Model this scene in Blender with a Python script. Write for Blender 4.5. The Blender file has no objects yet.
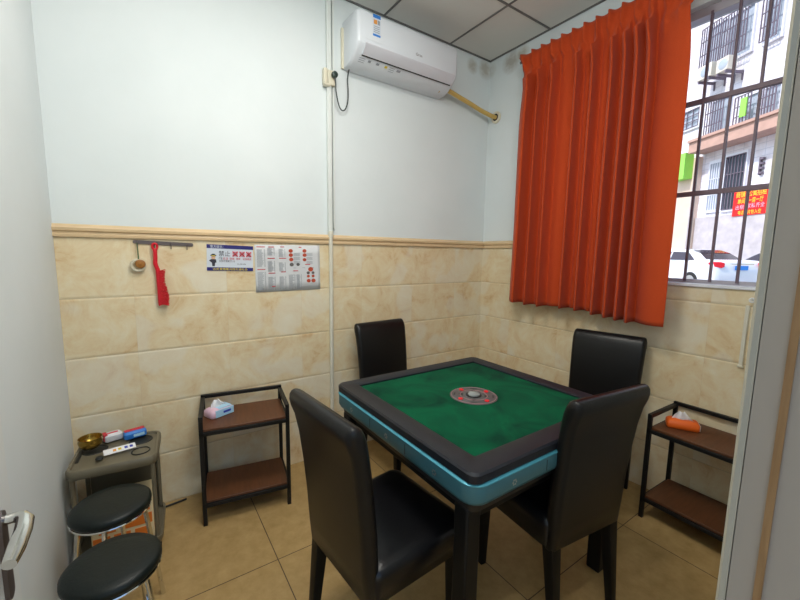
import bpy, bmesh, math, random
from math import sin, cos, pi, radians
from mathutils import Vector, Matrix, Euler
random.seed(7)
SC = bpy.context.scene
COL = SC.collection

# ------------------------------------------------------------------ helpers
class MB:
    """collects shapes into one mesh"""
    def __init__(s): s.v=[]; s.f=[]; s.m=[]
    def add(s, vs, fs, mi=0):
        o=len(s.v); s.v+= [tuple(v) for v in vs]; s.f+=[tuple(i+o for i in f) for f in fs]; s.m+=[mi]*len(fs); return s
    def box(s, c, d, mi=0, rot=None):
        hx,hy,hz=d[0]/2,d[1]/2,d[2]/2
        vs=[Vector((x,y,z)) for x in(-hx,hx) for y in(-hy,hy) for z in(-hz,hz)]
        if rot is not None: vs=[rot@v for v in vs]
        vs=[v+Vector(c) for v in vs]
        return s.add(vs,[(0,1,3,2),(4,6,7,5),(0,4,5,1),(2,3,7,6),(0,2,6,4),(1,5,7,3)],mi)
    def bb(s, a, b, mi=0):
        return s.box([(a[i]+b[i])/2 for i in range(3)],[abs(b[i]-a[i]) for i in range(3)],mi)
    def loft(s, rings, mi=0, caps=True, closed=True):
        n=len(rings[0]); vs=[v for r in rings for v in r]; fs=[]
        for k in range(len(rings)-1):
            for i in range(n if closed else n-1):
                j=(i+1)%n; fs.append((k*n+i,k*n+j,(k+1)*n+j,(k+1)*n+i))
        if caps and closed:
            fs.append(tuple(range(n))[::-1]); fs.append(tuple((len(rings)-1)*n+i for i in range(n)))
        return s.add(vs,fs,mi)
    def cyl(s, p0, p1, r0, r1=None, n=16, mi=0):
        return s.tube([p0,p1],[r0,r0 if r1 is None else r1],n,mi)
    def tube(s, path, r, n=10, mi=0, closed=False):
        P=[Vector(p) for p in path]; 
        if not isinstance(r,(list,tuple)): r=[r]*len(P)
        rings=[]; prev=None
        for i,p in enumerate(P):
            a=P[(i-1)%len(P)] if (closed or i>0) else p
            b=P[(i+1)%len(P)] if (closed or i<len(P)-1) else p
            t=(b-a).normalized()
            if prev is None:
                u=t.orthogonal().normalized()
            else:
                u=(prev-t*prev.dot(t)); u=u.normalized() if u.length>1e-6 else t.orthogonal().normalized()
            prev=u; w=t.cross(u)
            rings.append([p+(u*cos(2*pi*k/n)+w*sin(2*pi*k/n))*r[i] for k in range(n)])
        if closed: rings.append(rings[0]); return s.loft(rings,mi,caps=False)
        return s.loft(rings,mi)
    def lathe(s, prof, c=(0,0,0), n=32, mi=0, axis='z'):
        rings=[]
        for r,h in prof:
            rr=max(r,1e-5); ring=[]
            for k in range(n):
                a=2*pi*k/n
                p={'z':(rr*cos(a),rr*sin(a),h),'y':(rr*cos(a),h,-rr*sin(a)),'x':(h,rr*cos(a),rr*sin(a))}[axis]
                ring.append(Vector(p)+Vector(c))
            rings.append(ring)
        return s.loft(rings,mi,caps=True)
    def prism(s, pts, axis, a, b, mi=0):
        """closed outline extruded along axis (0,1,2) from a to b; pts give the other two coordinates in order"""
        def mk(p,h):
            q=[p[0],p[1]]; q.insert(axis,h); return q
        return s.loft([[mk(p,a) for p in pts],[mk(p,b) for p in pts]],mi)
    def build(s, name, mats, parent=None, smooth=35, bevel=0, seg=2, loc=None, rotz=None):
        me=bpy.data.meshes.new(name); me.from_pydata(s.v,[],s.f); me.update()
        if not isinstance(mats,(list,tuple)): mats=[mats]
        for m in mats: me.materials.append(m)
        me.polygons.foreach_set('material_index',s.m)
        bm=bmesh.new(); bm.from_mesh(me); bmesh.ops.recalc_face_normals(bm,faces=bm.faces); bm.to_mesh(me); bm.free()
        if smooth:
            me.polygons.foreach_set('use_smooth',[True]*len(me.polygons))
            me.set_sharp_from_angle(angle=radians(smooth))
        o=bpy.data.objects.new(name,me); COL.objects.link(o)
        if parent is not None: o.parent=parent
        if loc is not None: o.location=loc
        if rotz is not None: o.rotation_euler=(0,0,rotz)
        if bevel:
            b=o.modifiers.new('bevel','BEVEL'); b.width=bevel; b.segments=seg; b.limit_method='ANGLE'; b.angle_limit=radians(35)
            b.harden_normals=False
        return o

def tag(o,label,cat,group=None):
    o['label']=label; o['category']=cat
    if group: o['group']=group
    return o
def thing(name,label,cat,loc=(0,0,0),rz=0,group=None):
    o=bpy.data.objects.new(name,None); COL.objects.link(o); o.location=loc; o.rotation_euler=(0,0,rz); o.empty_display_size=.05
    return tag(o,label,cat,group)
def struct(o): o['kind']='structure'; return o
def copy_tree(o,parent=None):
    c=o.copy(); COL.objects.link(c); c.parent=parent
    for ch in list(o.children): copy_tree(ch,c)
    return c
def rrect(w,d,r,n=5,cx=0,cy=0):
    """rounded rectangle outline, centred"""
    r=min(r,w/2-1e-4,d/2-1e-4); out=[]
    for (sx,sy,a0) in ((1,1,0),(-1,1,90),(-1,-1,180),(1,-1,270)):
        for k in range(n):
            a=radians(a0+90*k/(n-1)); out.append((cx+sx*(w/2-r)+r*cos(a), cy+sy*(d/2-r)+r*sin(a)))
    return out
def text_geo(txt,size):
    cu=bpy.data.curves.new('t','FONT'); cu.body=txt; cu.size=size; cu.align_x='LEFT'; cu.resolution_u=2; cu.extrude=0
    o=bpy.data.objects.new('t',cu); COL.objects.link(o)
    dg=bpy.context.evaluated_depsgraph_get(); dg.update()
    me=bpy.data.meshes.new_from_object(o.evaluated_get(dg))
    vs=[v.co.copy() for v in me.vertices]; fs=[tuple(p.vertices) for p in me.polygons]
    bpy.data.objects.remove(o); bpy.data.curves.remove(cu); bpy.data.meshes.remove(me)
    return vs,fs
def put_text(mb,txt,size,fn,mi=0,width=None):
    """fn maps (x,y) of the flat text to a 3D point; width scales it to fit"""
    vs,fs=text_geo(txt,size)
    if not vs: return
    x0=min(v.x for v in vs); x1=max(v.x for v in vs); k=1 if width is None else width/max(x1-x0,1e-6)
    mb.add([fn((v.x-x0)*k,v.y) for v in vs],fs,mi)

# ------------------------------------------------------------------ materials
def nodes(name):
    m=bpy.data.materials.new(name); m.use_nodes=True; nt=m.node_tree; b=nt.nodes['Principled BSDF']; return m,nt,b
def N(nt,t,**k):
    n=nt.nodes.new(t)
    for a,v in k.items():
        if a in n.inputs.keys() if hasattr(n.inputs,'keys') else False: n.inputs[a].default_value=v
        else: setattr(n,a,v)
    return n
def rgba(c): return (c[0],c[1],c[2],1)
def mat(name,col,rough=.5,metal=0,var=.06,scale=8,bump=0,bscale=60,spec=.5,coat=0,emit=None,es=1,trans=0):
    m,nt,b=nodes(name); L=nt.links
    b.inputs['Roughness'].default_value=rough; b.inputs['Metallic'].default_value=metal
    b.inputs['Specular IOR Level'].default_value=spec; b.inputs['Coat Weight'].default_value=coat
    b.inputs['Transmission Weight'].default_value=trans
    tc=N(nt,'ShaderNodeTexCoord')
    no=N(nt,'ShaderNodeTexNoise'); no.inputs['Scale'].default_value=scale; no.inputs['Detail'].default_value=4
    L.new(tc.outputs['Object'],no.inputs['Vector'])
    mx=N(nt,'ShaderNodeMix',data_type='RGBA'); L.new(no.outputs['Fac'],mx.inputs[0])
    mx.inputs[6].default_value=rgba([max(0,c*(1-var)) for c in col]); mx.inputs[7].default_value=rgba([min(1,c*(1+var)) for c in col])
    L.new(mx.outputs[2],b.inputs['Base Color'])
    if bump:
        n2=N(nt,'ShaderNodeTexNoise'); n2.inputs['Scale'].default_value=bscale; n2.inputs['Detail'].default_value=3
        L.new(tc.outputs['Object'],n2.inputs['Vector'])
        bp=N(nt,'ShaderNodeBump'); bp.inputs['Strength'].default_value=bump; bp.inputs['Distance'].default_value=.004
        L.new(n2.outputs['Fac'],bp.inputs['Height']); L.new(bp.outputs['Normal'],b.inputs['Normal'])
    if emit is not None:
        b.inputs['Emission Color'].default_value=rgba(emit); b.inputs['Emission Strength'].default_value=es
    return m
def ramp(nt,pts):
    r=N(nt,'ShaderNodeValToRGB'); e=r.color_ramp.elements
    while len(e)<len(pts): e.new(.5)
    for i,(p,c) in enumerate(pts): e[i].position=p; e[i].color=rgba(c) if hasattr(c,'__len__') else (c,c,c,1)
    return r
def mth(nt,op,a,b=None,c=None):
    n=N(nt,'ShaderNodeMath',operation=op)
    for i,x in enumerate((a,b,c)):
        if x is None: continue
        if isinstance(x,(int,float)): n.inputs[i].default_value=x
        else: nt.links.new(x,n.inputs[i])
    return n.outputs[0]

def grid_line(nt,coord,period,off,half):
    """1 on joint lines of a grid along one coordinate"""
    a=mth(nt,'ADD',coord,-off); a=mth(nt,'DIVIDE',a,period); a=mth(nt,'FRACT',a); a=mth(nt,'ADD',a,-.5); a=mth(nt,'ABSOLUTE',a)
    return mth(nt,'GREATER_THAN',a,.5-half/period)

def wall_tile_mat():
    m,nt,b=nodes('cream_marble_wall_tile'); L=nt.links
    g=N(nt,'ShaderNodeNewGeometry'); sp=N(nt,'ShaderNodeSeparateXYZ'); L.new(g.outputs['Position'],sp.inputs[0])
    x,y,z=sp.outputs
    h=mth(nt,'ADD',x,y)
    lz=grid_line(nt,z,.3,0,.0014); lh=grid_line(nt,h,.45,.12,.0006)
    # offset the marbling per tile
    cell=N(nt,'ShaderNodeCombineXYZ')
    L.new(mth(nt,'FLOOR',mth(nt,'DIVIDE',mth(nt,'ADD',h,-.12),.45)),cell.inputs[0]); L.new(mth(nt,'FLOOR',mth(nt,'DIVIDE',z,.3)),cell.inputs[2])
    wn=N(nt,'ShaderNodeTexWhiteNoise'); L.new(cell.outputs[0],wn.inputs['Vector'])
    vm=N(nt,'ShaderNodeVectorMath',operation='MULTIPLY_ADD'); L.new(wn.outputs['Color'],vm.inputs[0]); vm.inputs[1].default_value=(3,3,3); L.new(g.outputs['Position'],vm.inputs[2])
    n1=N(nt,'ShaderNodeTexNoise'); n1.inputs['Scale'].default_value=6.5; n1.inputs['Detail'].default_value=9; n1.inputs['Roughness'].default_value=.72; n1.inputs['Distortion'].default_value=.6
    L.new(vm.outputs[0],n1.inputs['Vector'])
    r=ramp(nt,[(.31,(.60,.40,.20)),(.42,(.71,.56,.34)),(.54,(.75,.64,.43)),(.68,(.78,.71,.54))]); L.new(n1.outputs['Fac'],r.inputs[0])
    n2=N(nt,'ShaderNodeTexNoise'); n2.inputs['Scale'].default_value=3; n2.inputs['Detail'].default_value=2; L.new(vm.outputs[0],n2.inputs['Vector'])
    r2=ramp(nt,[(.56,0.),(.6,.45)]); L.new(n2.outputs['Fac'],r2.inputs[0])
    m1=N(nt,'ShaderNodeMix',data_type='RGBA'); L.new(r2.outputs[0],m1.inputs[0]); L.new(r.outputs[0],m1.inputs[6]); m1.inputs[7].default_value=(.75,.72,.62,1)
    m2=N(nt,'ShaderNodeMix',data_type='RGBA'); L.new(mth(nt,'MAXIMUM',lz,mth(nt,'MULTIPLY',lh,.35)),m2.inputs[0]); L.new(m1.outputs[2],m2.inputs[6]); m2.inputs[7].default_value=(.52,.42,.27,1)
    L.new(m2.outputs[2],b.inputs['Base Color']); b.inputs['Roughness'].default_value=.38
    # soft edge beside each joint
    a=mth(nt,'ABSOLUTE',mth(nt,'ADD',mth(nt,'FRACT',mth(nt,'DIVIDE',z,.3)),-.5)); hh=mth(nt,'MINIMUM',mth(nt,'MULTIPLY',mth(nt,'SUBTRACT',.5,a),30),1)
    n3=N(nt,'ShaderNodeTexNoise'); n3.inputs['Scale'].default_value=26; L.new(g.outputs['Position'],n3.inputs['Vector'])
    bp=N(nt,'ShaderNodeBump'); bp.inputs['Strength'].default_value=.5; bp.inputs['Distance'].default_value=.004
    L.new(mth(nt,'ADD',hh,mth(nt,'MULTIPLY',n3.outputs['Fac'],.25)),bp.inputs['Height']); L.new(bp.outputs['Normal'],b.inputs['Normal'])
    return m
def paint_mat():
    m,nt,b=nodes('white_wall_paint'); L=nt.links
    g=N(nt,'ShaderNodeNewGeometry')
    n1=N(nt,'ShaderNodeTexNoise'); n1.inputs['Scale'].default_value=2.2; n1.inputs['Detail'].default_value=5; L.new(g.outputs['Position'],n1.inputs['Vector'])
    r=ramp(nt,[(.3,(.675,.735,.75)),(.7,(.72,.775,.79))]); L.new(n1.outputs['Fac'],r.inputs[0])
    cur=r.outputs[0]
    # damp stains close to the ceiling corner
    for (c,rad,col) in (((0,-.22,2.985),.10,(.25,.19,.12)),((-.05,0,2.99),.09,(.34,.29,.2)),((-.2,0,2.98),.07,(.36,.31,.22)),((0,-.33,3.0),.07,(.33,.27,.18))):
        d=N(nt,'ShaderNodeVectorMath',operation='DISTANCE'); L.new(g.outputs['Position'],d.inputs[0]); d.inputs[1].default_value=c
        n2=N(nt,'ShaderNodeTexNoise'); n2.inputs['Scale'].default_value=28; n2.inputs['Detail'].default_value=5; L.new(g.outputs['Position'],n2.inputs['Vector'])
        k=mth(nt,'SUBTRACT',1,mth(nt,'DIVIDE',d.outputs['Value'],rad)); k=mth(nt,'MAXIMUM',k,0); k=mth(nt,'MULTIPLY',k,mth(nt,'MULTIPLY',n2.outputs['Fac'],2.2))
        k=mth(nt,'MINIMUM',mth(nt,'MULTIPLY',k,.75),.6)
        mx=N(nt,'ShaderNodeMix',data_type='RGBA'); L.new(k,mx.inputs[0]); L.new(cur,mx.inputs[6]); mx.inputs[7].default_value=rgba(col); cur=mx.outputs[2]
    L.new(cur,b.inputs['Base Color']); b.inputs['Roughness'].default_value=.75
    n4=N(nt,'ShaderNodeTexNoise'); n4.inputs['Scale'].default_value=9; n4.inputs['Detail'].default_value=6; L.new(g.outputs['Position'],n4.inputs['Vector'])
    bp=N(nt,'ShaderNodeBump'); bp.inputs['Strength'].default_value=.25; bp.inputs['Distance'].default_value=.006; L.new(n4.outputs['Fac'],bp.inputs['Height']); L.new(bp.outputs['Normal'],b.inputs['Normal'])
    return m
def floor_mat():
    m,nt,b=nodes('beige_floor_tile'); L=nt.links
    g=N(nt,'ShaderNodeNewGeometry'); sp=N(nt,'ShaderNodeSeparateXYZ'); L.new(g.outputs['Position'],sp.inputs[0]); x,y,z=sp.outputs
    l=mth(nt,'MAXIMUM',grid_line(nt,x,.81,-1.275,.0022),grid_line(nt,y,.79,-1.545,.0022))
    n1=N(nt,'ShaderNodeTexNoise'); n1.inputs['Scale'].default_value=14; n1.inputs['Detail'].default_value=8; n1.inputs['Roughness'].default_value=.7; L.new(g.outputs['Position'],n1.inputs['Vector'])
    r=ramp(nt,[(.3,(.36,.235,.085)),(.5,(.43,.285,.115)),(.7,(.49,.335,.145))]); L.new(n1.outputs['Fac'],r.inputs[0])
    m2=N(nt,'ShaderNodeMix',data_type='RGBA'); L.new(l,m2.inputs[0]); L.new(r.outputs[0],m2.inputs[6]); m2.inputs[7].default_value=(.09,.055,.03,1)
    L.new(m2.outputs[2],b.inputs['Base Color']); b.inputs['Roughness'].default_value=.4; b.inputs['Specular IOR Level'].default_value=.35
    return m
def wood_mat(name,c0,c1,rough=.4,axis=0):
    m,nt,b=nodes(name); L=nt.links
    tc=N(nt,'ShaderNodeTexCoord'); mp=N(nt,'ShaderNodeMapping'); L.new(tc.outputs['Object'],mp.inputs[0])
    sc=[26,26,26]; sc[axis]=2.5; mp.inputs['Scale'].default_value=sc
    n1=N(nt,'ShaderNodeTexNoise'); n1.inputs['Scale'].default_value=3; n1.inputs['Detail'].default_value=6; n1.inputs['Distortion'].default_value=.7; L.new(mp.outputs[0],n1.inputs['Vector'])
    r=ramp(nt,[(.3,c0),(.7,c1)]); L.new(n1.outputs['Fac'],r.inputs[0]); L.new(r.outputs[0],b.inputs['Base Color']); b.inputs['Roughness'].default_value=rough
    return m
def felt_mat():
    m,nt,b=nodes('green_felt'); L=nt.links
    tc=N(nt,'ShaderNodeTexCoord'); n1=N(nt,'ShaderNodeTexNoise'); n1.inputs['Scale'].default_value=4; n1.inputs['Detail'].default_value=5; n1.inputs['Distortion'].default_value=1.2
    L.new(tc.outputs['Object'],n1.inputs['Vector'])
    r=ramp(nt,[(.35,(.0,.036,.017)),(.6,(.0,.085,.034))]); L.new(n1.outputs['Fac'],r.inputs[0]); L.new(r.outputs[0],b.inputs['Base Color'])
    b.inputs['Roughness'].default_value=.95; b.inputs['Sheen Weight'].default_value=.03; b.inputs['Specular IOR Level'].default_value=.1
    return m
def curtain_mat():
    m,nt,b=nodes('orange_curtain_cloth'); L=nt.links
    tc=N(nt,'ShaderNodeTexCoord'); mp=N(nt,'ShaderNodeMapping'); mp.inputs['Scale'].default_value=(300,300,300); L.new(tc.outputs['Object'],mp.inputs[0])
    n1=N(nt,'ShaderNodeTexNoise'); n1.inputs['Scale'].default_value=1.5; L.new(mp.outputs[0],n1.inputs['Vector'])
    r=ramp(nt,[(.3,(.47,.055,.012)),(.7,(.57,.074,.017))]); L.new(n1.outputs['Fac'],r.inputs[0]); L.new(r.outputs[0],b.inputs['Base Color'])
    b.inputs['Roughness'].default_value=.85; b.inputs['Specular IOR Level'].default_value=.15; b.inputs['Sheen Weight'].default_value=.1
    out=nt.nodes['Material Output']; t=N(nt,'ShaderNodeBsdfTranslucent'); L.new(r.outputs[0],t.inputs['Color'])
    ms=N(nt,'ShaderNodeMixShader'); ms.inputs[0].default_value=.02; L.new(b.outputs[0],ms.inputs[1]); L.new(t.outputs[0],ms.inputs[2]); L.new(ms.outputs[0],out.inputs['Surface'])
    return m
def facade_mat():
    m,nt,b=nodes('white_tiled_facade'); L=nt.links
    tc=N(nt,'ShaderNodeTexCoord'); sp=N(nt,'ShaderNodeSeparateXYZ'); L.new(tc.outputs['Object'],sp.inputs[0]); x,y,z=sp.outputs
    l=mth(nt,'MAXIMUM',grid_line(nt,x,.5,0,.012),grid_line(nt,z,.28,0,.012))
    n1=N(nt,'ShaderNodeTexNoise'); n1.inputs['Scale'].default_value=1.6; n1.inputs['Detail'].default_value=8; L.new(tc.outputs['Object'],n1.inputs['Vector'])
    r=ramp(nt,[(.35,(.66,.62,.66)),(.6,(.82,.82,.90))]); L.new(n1.outputs['Fac'],r.inputs[0])
    m2=N(nt,'ShaderNodeMix',data_type='RGBA'); L.new(mth(nt,'MULTIPLY',l,.6),m2.inputs[0]); L.new(r.outputs[0],m2.inputs[6]); m2.inputs[7].default_value=(.42,.45,.55,1)
    L.new(m2.outputs[2],b.inputs['Base Color']); b.inputs['Roughness'].default_value=.7
    return m
M=dict(
 tile=wall_tile_mat(), paint=paint_mat(), floor=floor_mat(), felt=felt_mat(), curtain=curtain_mat(), facade=facade_mat(),
 rail=mat('tan_ceramic_rail',(.70,.52,.31),.35,var=.12,scale=12), rail2=mat('light_ceramic_rail',(.66,.50,.29),.35,var=.08),
 ceil=mat('grey_ceiling_panel',(.70,.70,.66),.9,var=.07,scale=3), tbar=mat('dark_ceiling_bar',(.15,.15,.145),.6),
 leather=mat('black_leather',(.005,.005,.006),.30,bump=.15,bscale=160,spec=.38), leatherb=mat('worn_black_leather',(.007,.0065,.0065),.33,bump=.15,bscale=160,spec=.34),  # backrest leather slightly lighter and browner than the seat
 blackwood=mat('black_leg_wood',(.005,.005,.005),.45,spec=.25), blackmetal=mat('black_metal',(.007,.007,.007),.45,spec=.3),
 frame=mat('charcoal_table_rim',(.011,.013,.019),.45,bump=.15,bscale=250,spec=.4), blackplastic=mat('black_plastic',(.01,.01,.011),.4),
 teal=mat('teal_table_body',(.07,.22,.28),.35,metal=.3,var=.12,scale=6), tealtrim=mat('bright_teal_trim',(.08,.36,.46),.35,metal=.3),
 silver=mat('silver_emblem',(.5,.5,.5),.3,metal=.8), red=mat('red_plastic',(.75,.01,.02),.35), dome=mat('smoky_dome',(.25,.27,.26),.15),
 greydisc=mat('grey_control_panel',(.09,.085,.085),.45,var=.2,scale=60), ring=mat('pink_grey_ring',(.32,.18,.18),.5),
 brownwood=wood_mat('brown_shelf_board',(.085,.030,.010),(.13,.045,.016),.45,1),
 white=mat('white_plastic',(.78,.79,.80),.28), acwhite=mat('air_conditioner_white',(.70,.74,.79),.3,var=.01), acgrey=mat('air_conditioner_flap',(.60,.61,.66),.45,var=.01),
 cream=mat('cream_plastic',(.70,.66,.52),.4), conduit=mat('cream_conduit',(.68,.66,.56),.45), conduit2=mat('white_conduit',(.70,.74,.72),.45),
 darkgreen=mat('dark_green_plug',(.015,.035,.03),.4), greycord=mat('grey_cord',(.05,.06,.06),.5), tape=mat('yellow_pipe_tape',(.62,.42,.12),.55,var=.15,scale=30),
 hole=mat('dark_hole',(.01,.01,.01),.9), bluepaper=mat('blue_print',(.03,.20,.62),.5), navy=mat('navy_print',(.012,.012,.16),.5),
 paper=mat('white_paper',(.62,.68,.76),.6,var=.02), paper2=mat('off_white_paper',(.64,.66,.68),.6,var=.02), ink=mat('black_ink',(.03,.03,.05),.6), redink=mat('red_ink',(.6,.03,.05),.6),
 greyink=mat('grey_ink',(.30,.33,.37),.6), pinkpaper=mat('pink_print',(.72,.45,.52),.6), foodred=mat('food_red_print',(.48,.07,.03),.6,var=.5,scale=180), fooddark=mat('food_dark_print',(.13,.12,.12),.6,var=.5,scale=180),
 yellow=mat('yellow_print',(.75,.60,.05),.5), skin=mat('skin_print',(.62,.38,.26),.6), orangeprint=mat('orange_print',(.72,.30,.06),.5),
 steel=mat('dull_steel',(.13,.11,.11),.45,metal=.6), chrome=mat('chrome',(.75,.75,.72),.12,metal=1,var=.02), brass=mat('brass',(.42,.26,.05),.25,metal=.9,var=.25,scale=30),
 brush=mat('red_bristle',(.62,.008,.015),.6,var=.3,scale=200), redhandle=mat('red_brush_handle',(.62,.005,.02),.3), string=mat('green_string',(.10,.16,.07),.8), brown=mat('brown_wood_disc',(.32,.13,.02),.4,var=.3,scale=60), bone=mat('cream_ring',(.60,.55,.42),.4),
 stoolseat=mat('dark_green_vinyl',(.006,.010,.009),.42,spec=.3,bump=.2,bscale=120), greyplastic=mat('olive_grey_plastic',(.15,.13,.085),.4,var=.08), darkwell=mat('dark_cup_well',(.012,.014,.012),.5),
 film=mat('clear_plastic_film',(.7,.7,.72),.15), orangebag=mat('orange_print_bag',(.75,.19,.02),.45), creambag=mat('cream_print_bag',(.74,.62,.38),.5),
 tissuepink=mat('tissue_pack_pink',(.75,.50,.62),.4), tissueblue=mat('tissue_pack_blue',(.40,.66,.85),.4,var=.1,scale=30), tissueorange=mat('tissue_pack_orange',(.80,.13,.01),.4), tissue=mat('tissue_paper',(.82,.82,.84),.9), deepblue=mat('deep_blue_print',(.02,.05,.45),.4),
 doorwhite=mat('white_door_leaf',(.70,.735,.73),.4,var=.02,bump=.1,bscale=20), jamb=mat('grey_white_door_frame',(.38,.33,.27),.45,var=.03), jamb2=mat('cream_door_edge',(.44,.41,.32),.45), groove=mat('dark_joint',(.16,.13,.10),.8),
 tanstrip=wood_mat('tan_wooden_strip',(.24,.13,.05),(.36,.21,.09),.5,2), metalbar=mat('painted_window_bar',(.17,.12,.15),.5), alu=mat('window_frame_aluminium',(.42,.40,.45),.4,metal=.3),
 sill=mat('white_sill',(.75,.77,.85),.5),
 concrete=mat('grey_plinth_render',(.50,.47,.50),.85,var=.3,scale=3), ledge=mat('brown_pink_ledge',(.50,.32,.26),.8,var=.2,scale=3), peach=mat('peach_render',(.72,.56,.46),.8,var=.15,scale=2), darkglass=mat('dark_window_glass',(.04,.05,.08),.2), greyglass=mat('pale_window_glass',(.42,.48,.56),.2),
 cage=mat('dark_window_grille',(.16,.13,.17),.6), acbox=mat('cream_ac_casing',(.70,.66,.56),.6), lime=mat('lime_green_signboard',(.30,.72,.10),.5), banner=mat('red_banner_cloth',(.82,.01,.01),.6), byellow=mat('yellow_banner_print',(1,.75,.05),.5), bpink=mat('pink_banner_print',(1,.45,.6),.5),
 road=mat('grey_road',(.30,.30,.31),.9,var=.15,scale=3), carpaint=mat('white_car_paint',(.72,.75,.82),.2,coat=.6,var=.01), carpaint2=mat('grey_car_paint',(.35,.36,.40),.2,coat=.6), carglass=mat('car_glass',(.06,.05,.06),.08), tyre=mat('tyre_rubber',(.02,.02,.02),.8), taillight=mat('red_tail_light',(.75,.01,.03),.2), plate=mat('blue_number_plate',(.02,.25,.75),.4), wheel=mat('alloy_wheel',(.5,.5,.52),.3,metal=.7),
 lampglow=mat('lamp_diffuser',(.9,.9,.9),.5,emit=(1,.95,.88),es=6), pipe=mat('drain_pipe_grey',(.45,.42,.45),.6), dirt=mat('dark_vent_gap',(.02,.02,.02),.7),  # the glowing diffuser belongs to the two added fill lights
)

H=3.066
# ------------------------------------------------------------------ the room
mb=MB(); mb.bb((-3.2,-4.3,-.1),(.02,.12,0)); struct(mb.build('floor',M['floor'],smooth=0))
# ceiling: panels in a dark bar grid
mb=MB(); mb.bb((-3.2,-2.5,H),(.2,.2,H+.05))
o=struct(mb.build('ceiling',M['ceil'],smooth=0))
mb=MB()
for k in range(5):
    x=-.46-.603*k; mb.bb((x-.007,-2.3,H-.004),(x+.007,0,H+.001))
for k in range(4):
    y=-.575-.6*k; mb.bb((-2.9,y-.007,H-.005),(0,y+.007,H+.001))
mb.bb((-2.9,-.013,H-.006),(0,0,H)); mb.bb((-.013,-2.3,H-.006),(0,0,H)); mb.bb((-2.9,-2.3,H-.009),(-2.87,0,H))
g=mb.build('ceiling_grid',M['tbar'],o,smooth=0)

mb=MB(); mb.bb((-3.1,.006,0),(.2,.12,H+.05)); wb=struct(mb.build('wall_back',M['paint'],smooth=0))
mb=MB(); mb.bb((-2.88,0,0),(0,.01,1.5)); mb.build('wall_tiling',M['tile'],wb,smooth=0)
WY0,WY1,WZ0,WZ1=-.62,-1.86,1.30,2.78      # window opening
mb=MB()
mb.bb((.006,-2.6,0),(.22,WY1,H+.05)); mb.bb((.006,WY0,0),(.22,.12,H+.05)); mb.bb((.006,WY1,0),(.22,WY0,WZ0-.012)); mb.bb((.006,WY1,WZ1),(.22,WY0,H+.05))
wr=struct(mb.build('wall_right',M['paint'],smooth=0))
mb=MB(); mb.bb((0,-2.5,0),(.01,WY1,1.5)); mb.bb((0,WY0,0),(.01,0,1.5)); mb.bb((0,WY1,0),(.01,WY0,WZ0-.012))
mb.build('wall_tiling',M['tile'],wr,smooth=0)
mb=MB(); mb.bb((-3.0,-2.45,0),(-2.875,.12,H+.05)); struct(mb.build('wall_left',M['paint'],smooth=0))
DX=-1.95  # right side of the doorway
mb=MB(); mb.bb((DX+.0,-2.42,0),(.2,-2.285,H+.05)); mb.bb((-3.0,-2.42,2.15),(DX+.0,-2.285,H+.05)); struct(mb.build('wall_front',M['paint'],smooth=0))
# dado rail: moulded tan strip round the tiles
prof=[(0,1.5),(.012,1.5),(.014,1.512),(.009,1.517),(.009,1.524),(.02,1.530),(.022,1.543),(.012,1.549),(.009,1.556),(.004,1.561),(0,1.561)]
mb=MB(); mb.prism([(-a,z) for a,z in prof],0,-2.875,-.001); struct(mb.build('trim_1',M['rail'],smooth=50))
mb=MB(); mb.prism([(-a,z) for a,z in prof],1,WY0,-.02)
mb.prism([(-a,z) for a,z in prof],1,-2.27,WY1-.0); struct(mb.build('trim_2',M['rail'],smooth=50))
# window: frame, sill, bars
w=bpy.data.objects.new('window_1',None); COL.objects.link(w); struct(w)
mb=MB(); t=.03
mb.bb((.06,WY1,WZ0),(.10,WY0,WZ0+.02)); mb.bb((.05,WY1,WZ1-.045),(.11,WY0,WZ1)); mb.bb((.05,WY1,WZ0),(.11,WY1+.002,WZ1)); mb.bb((.05,WY0-t,WZ0),(.11,WY0,WZ1))
mb.build('window_frame',M['alu'],w,bevel=.003)
mb=MB(); mb.bb((-.012,WY1-.0,WZ0-.018),(.22,WY0,WZ0)); mb.build('window_sill',M['sill'],w,bevel=.003)
mb=MB()
for k in range(-2,9):
    y=-1.648+.117*k
    if WY1+.02<y<WY0-.03: mb.bb((.048,y-.0065,WZ0+.01),(.062,y+.0065,WZ1-.03))
for k in range(-1,0): pass
for z in (1.80,2.295): mb.bb((.046,WY1+.005,z-.013),(.07,WY0-.02,z+.013))
mb.build('window_bars',M['metalbar'],w,bevel=.002)
mb=MB(); mb.bb((.12,-1.25,WZ0+.02),(.124,WY0-.02,WZ1-.04))
gm,nt,b=nodes('clear_window_glass'); b.inputs['Transmission Weight'].default_value=1; b.inputs['Roughness'].default_value=.02; b.inputs['IOR'].default_value=1.1
mb.build('window_glass',gm,w,smooth=0)

# doorway right jamb
d=bpy.data.objects.new('door_2',None); COL.objects.link(d); struct(d)
JX=DX; y1=-2.285
mb=MB()
pr=[(JX-.002,y1+.004),(JX-.015,y1+.004),(JX-.017,y1+.001),(JX-.014,y1-.003),(JX-.014,y1-.0045),(JX-.0,y1-.0045)]
mb.prism(pr,2,0,2.15)
mb.build('casing',M['jamb2'],d,smooth=30)
mb=MB(); mb.bb((JX-.010,y1-.0055,0),(JX-.002,y1-.0045,2.15)); mb.build('joint_line',M['groove'],d,smooth=0)
mb=MB(); mb.bb((JX-.014,-2.3135,0),(JX,y1-.0055,2.15)); mb.build('jamb',M['jamb'],d,smooth=0)
mb=MB(); mb.bb((JX-.017,-2.3205,0),(JX,-2.3135,2.15)); mb.build('wooden_strip',M['tanstrip'],d,smooth=0)
mb=MB(); mb.bb((JX-.014,-2.42,0),(JX,-2.3205,2.15)); mb.bb((-2.875,-2.42,2.12),(JX-.014,-2.275,2.15)); mb.build('door_stop',M['jamb'],d,smooth=0)

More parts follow.
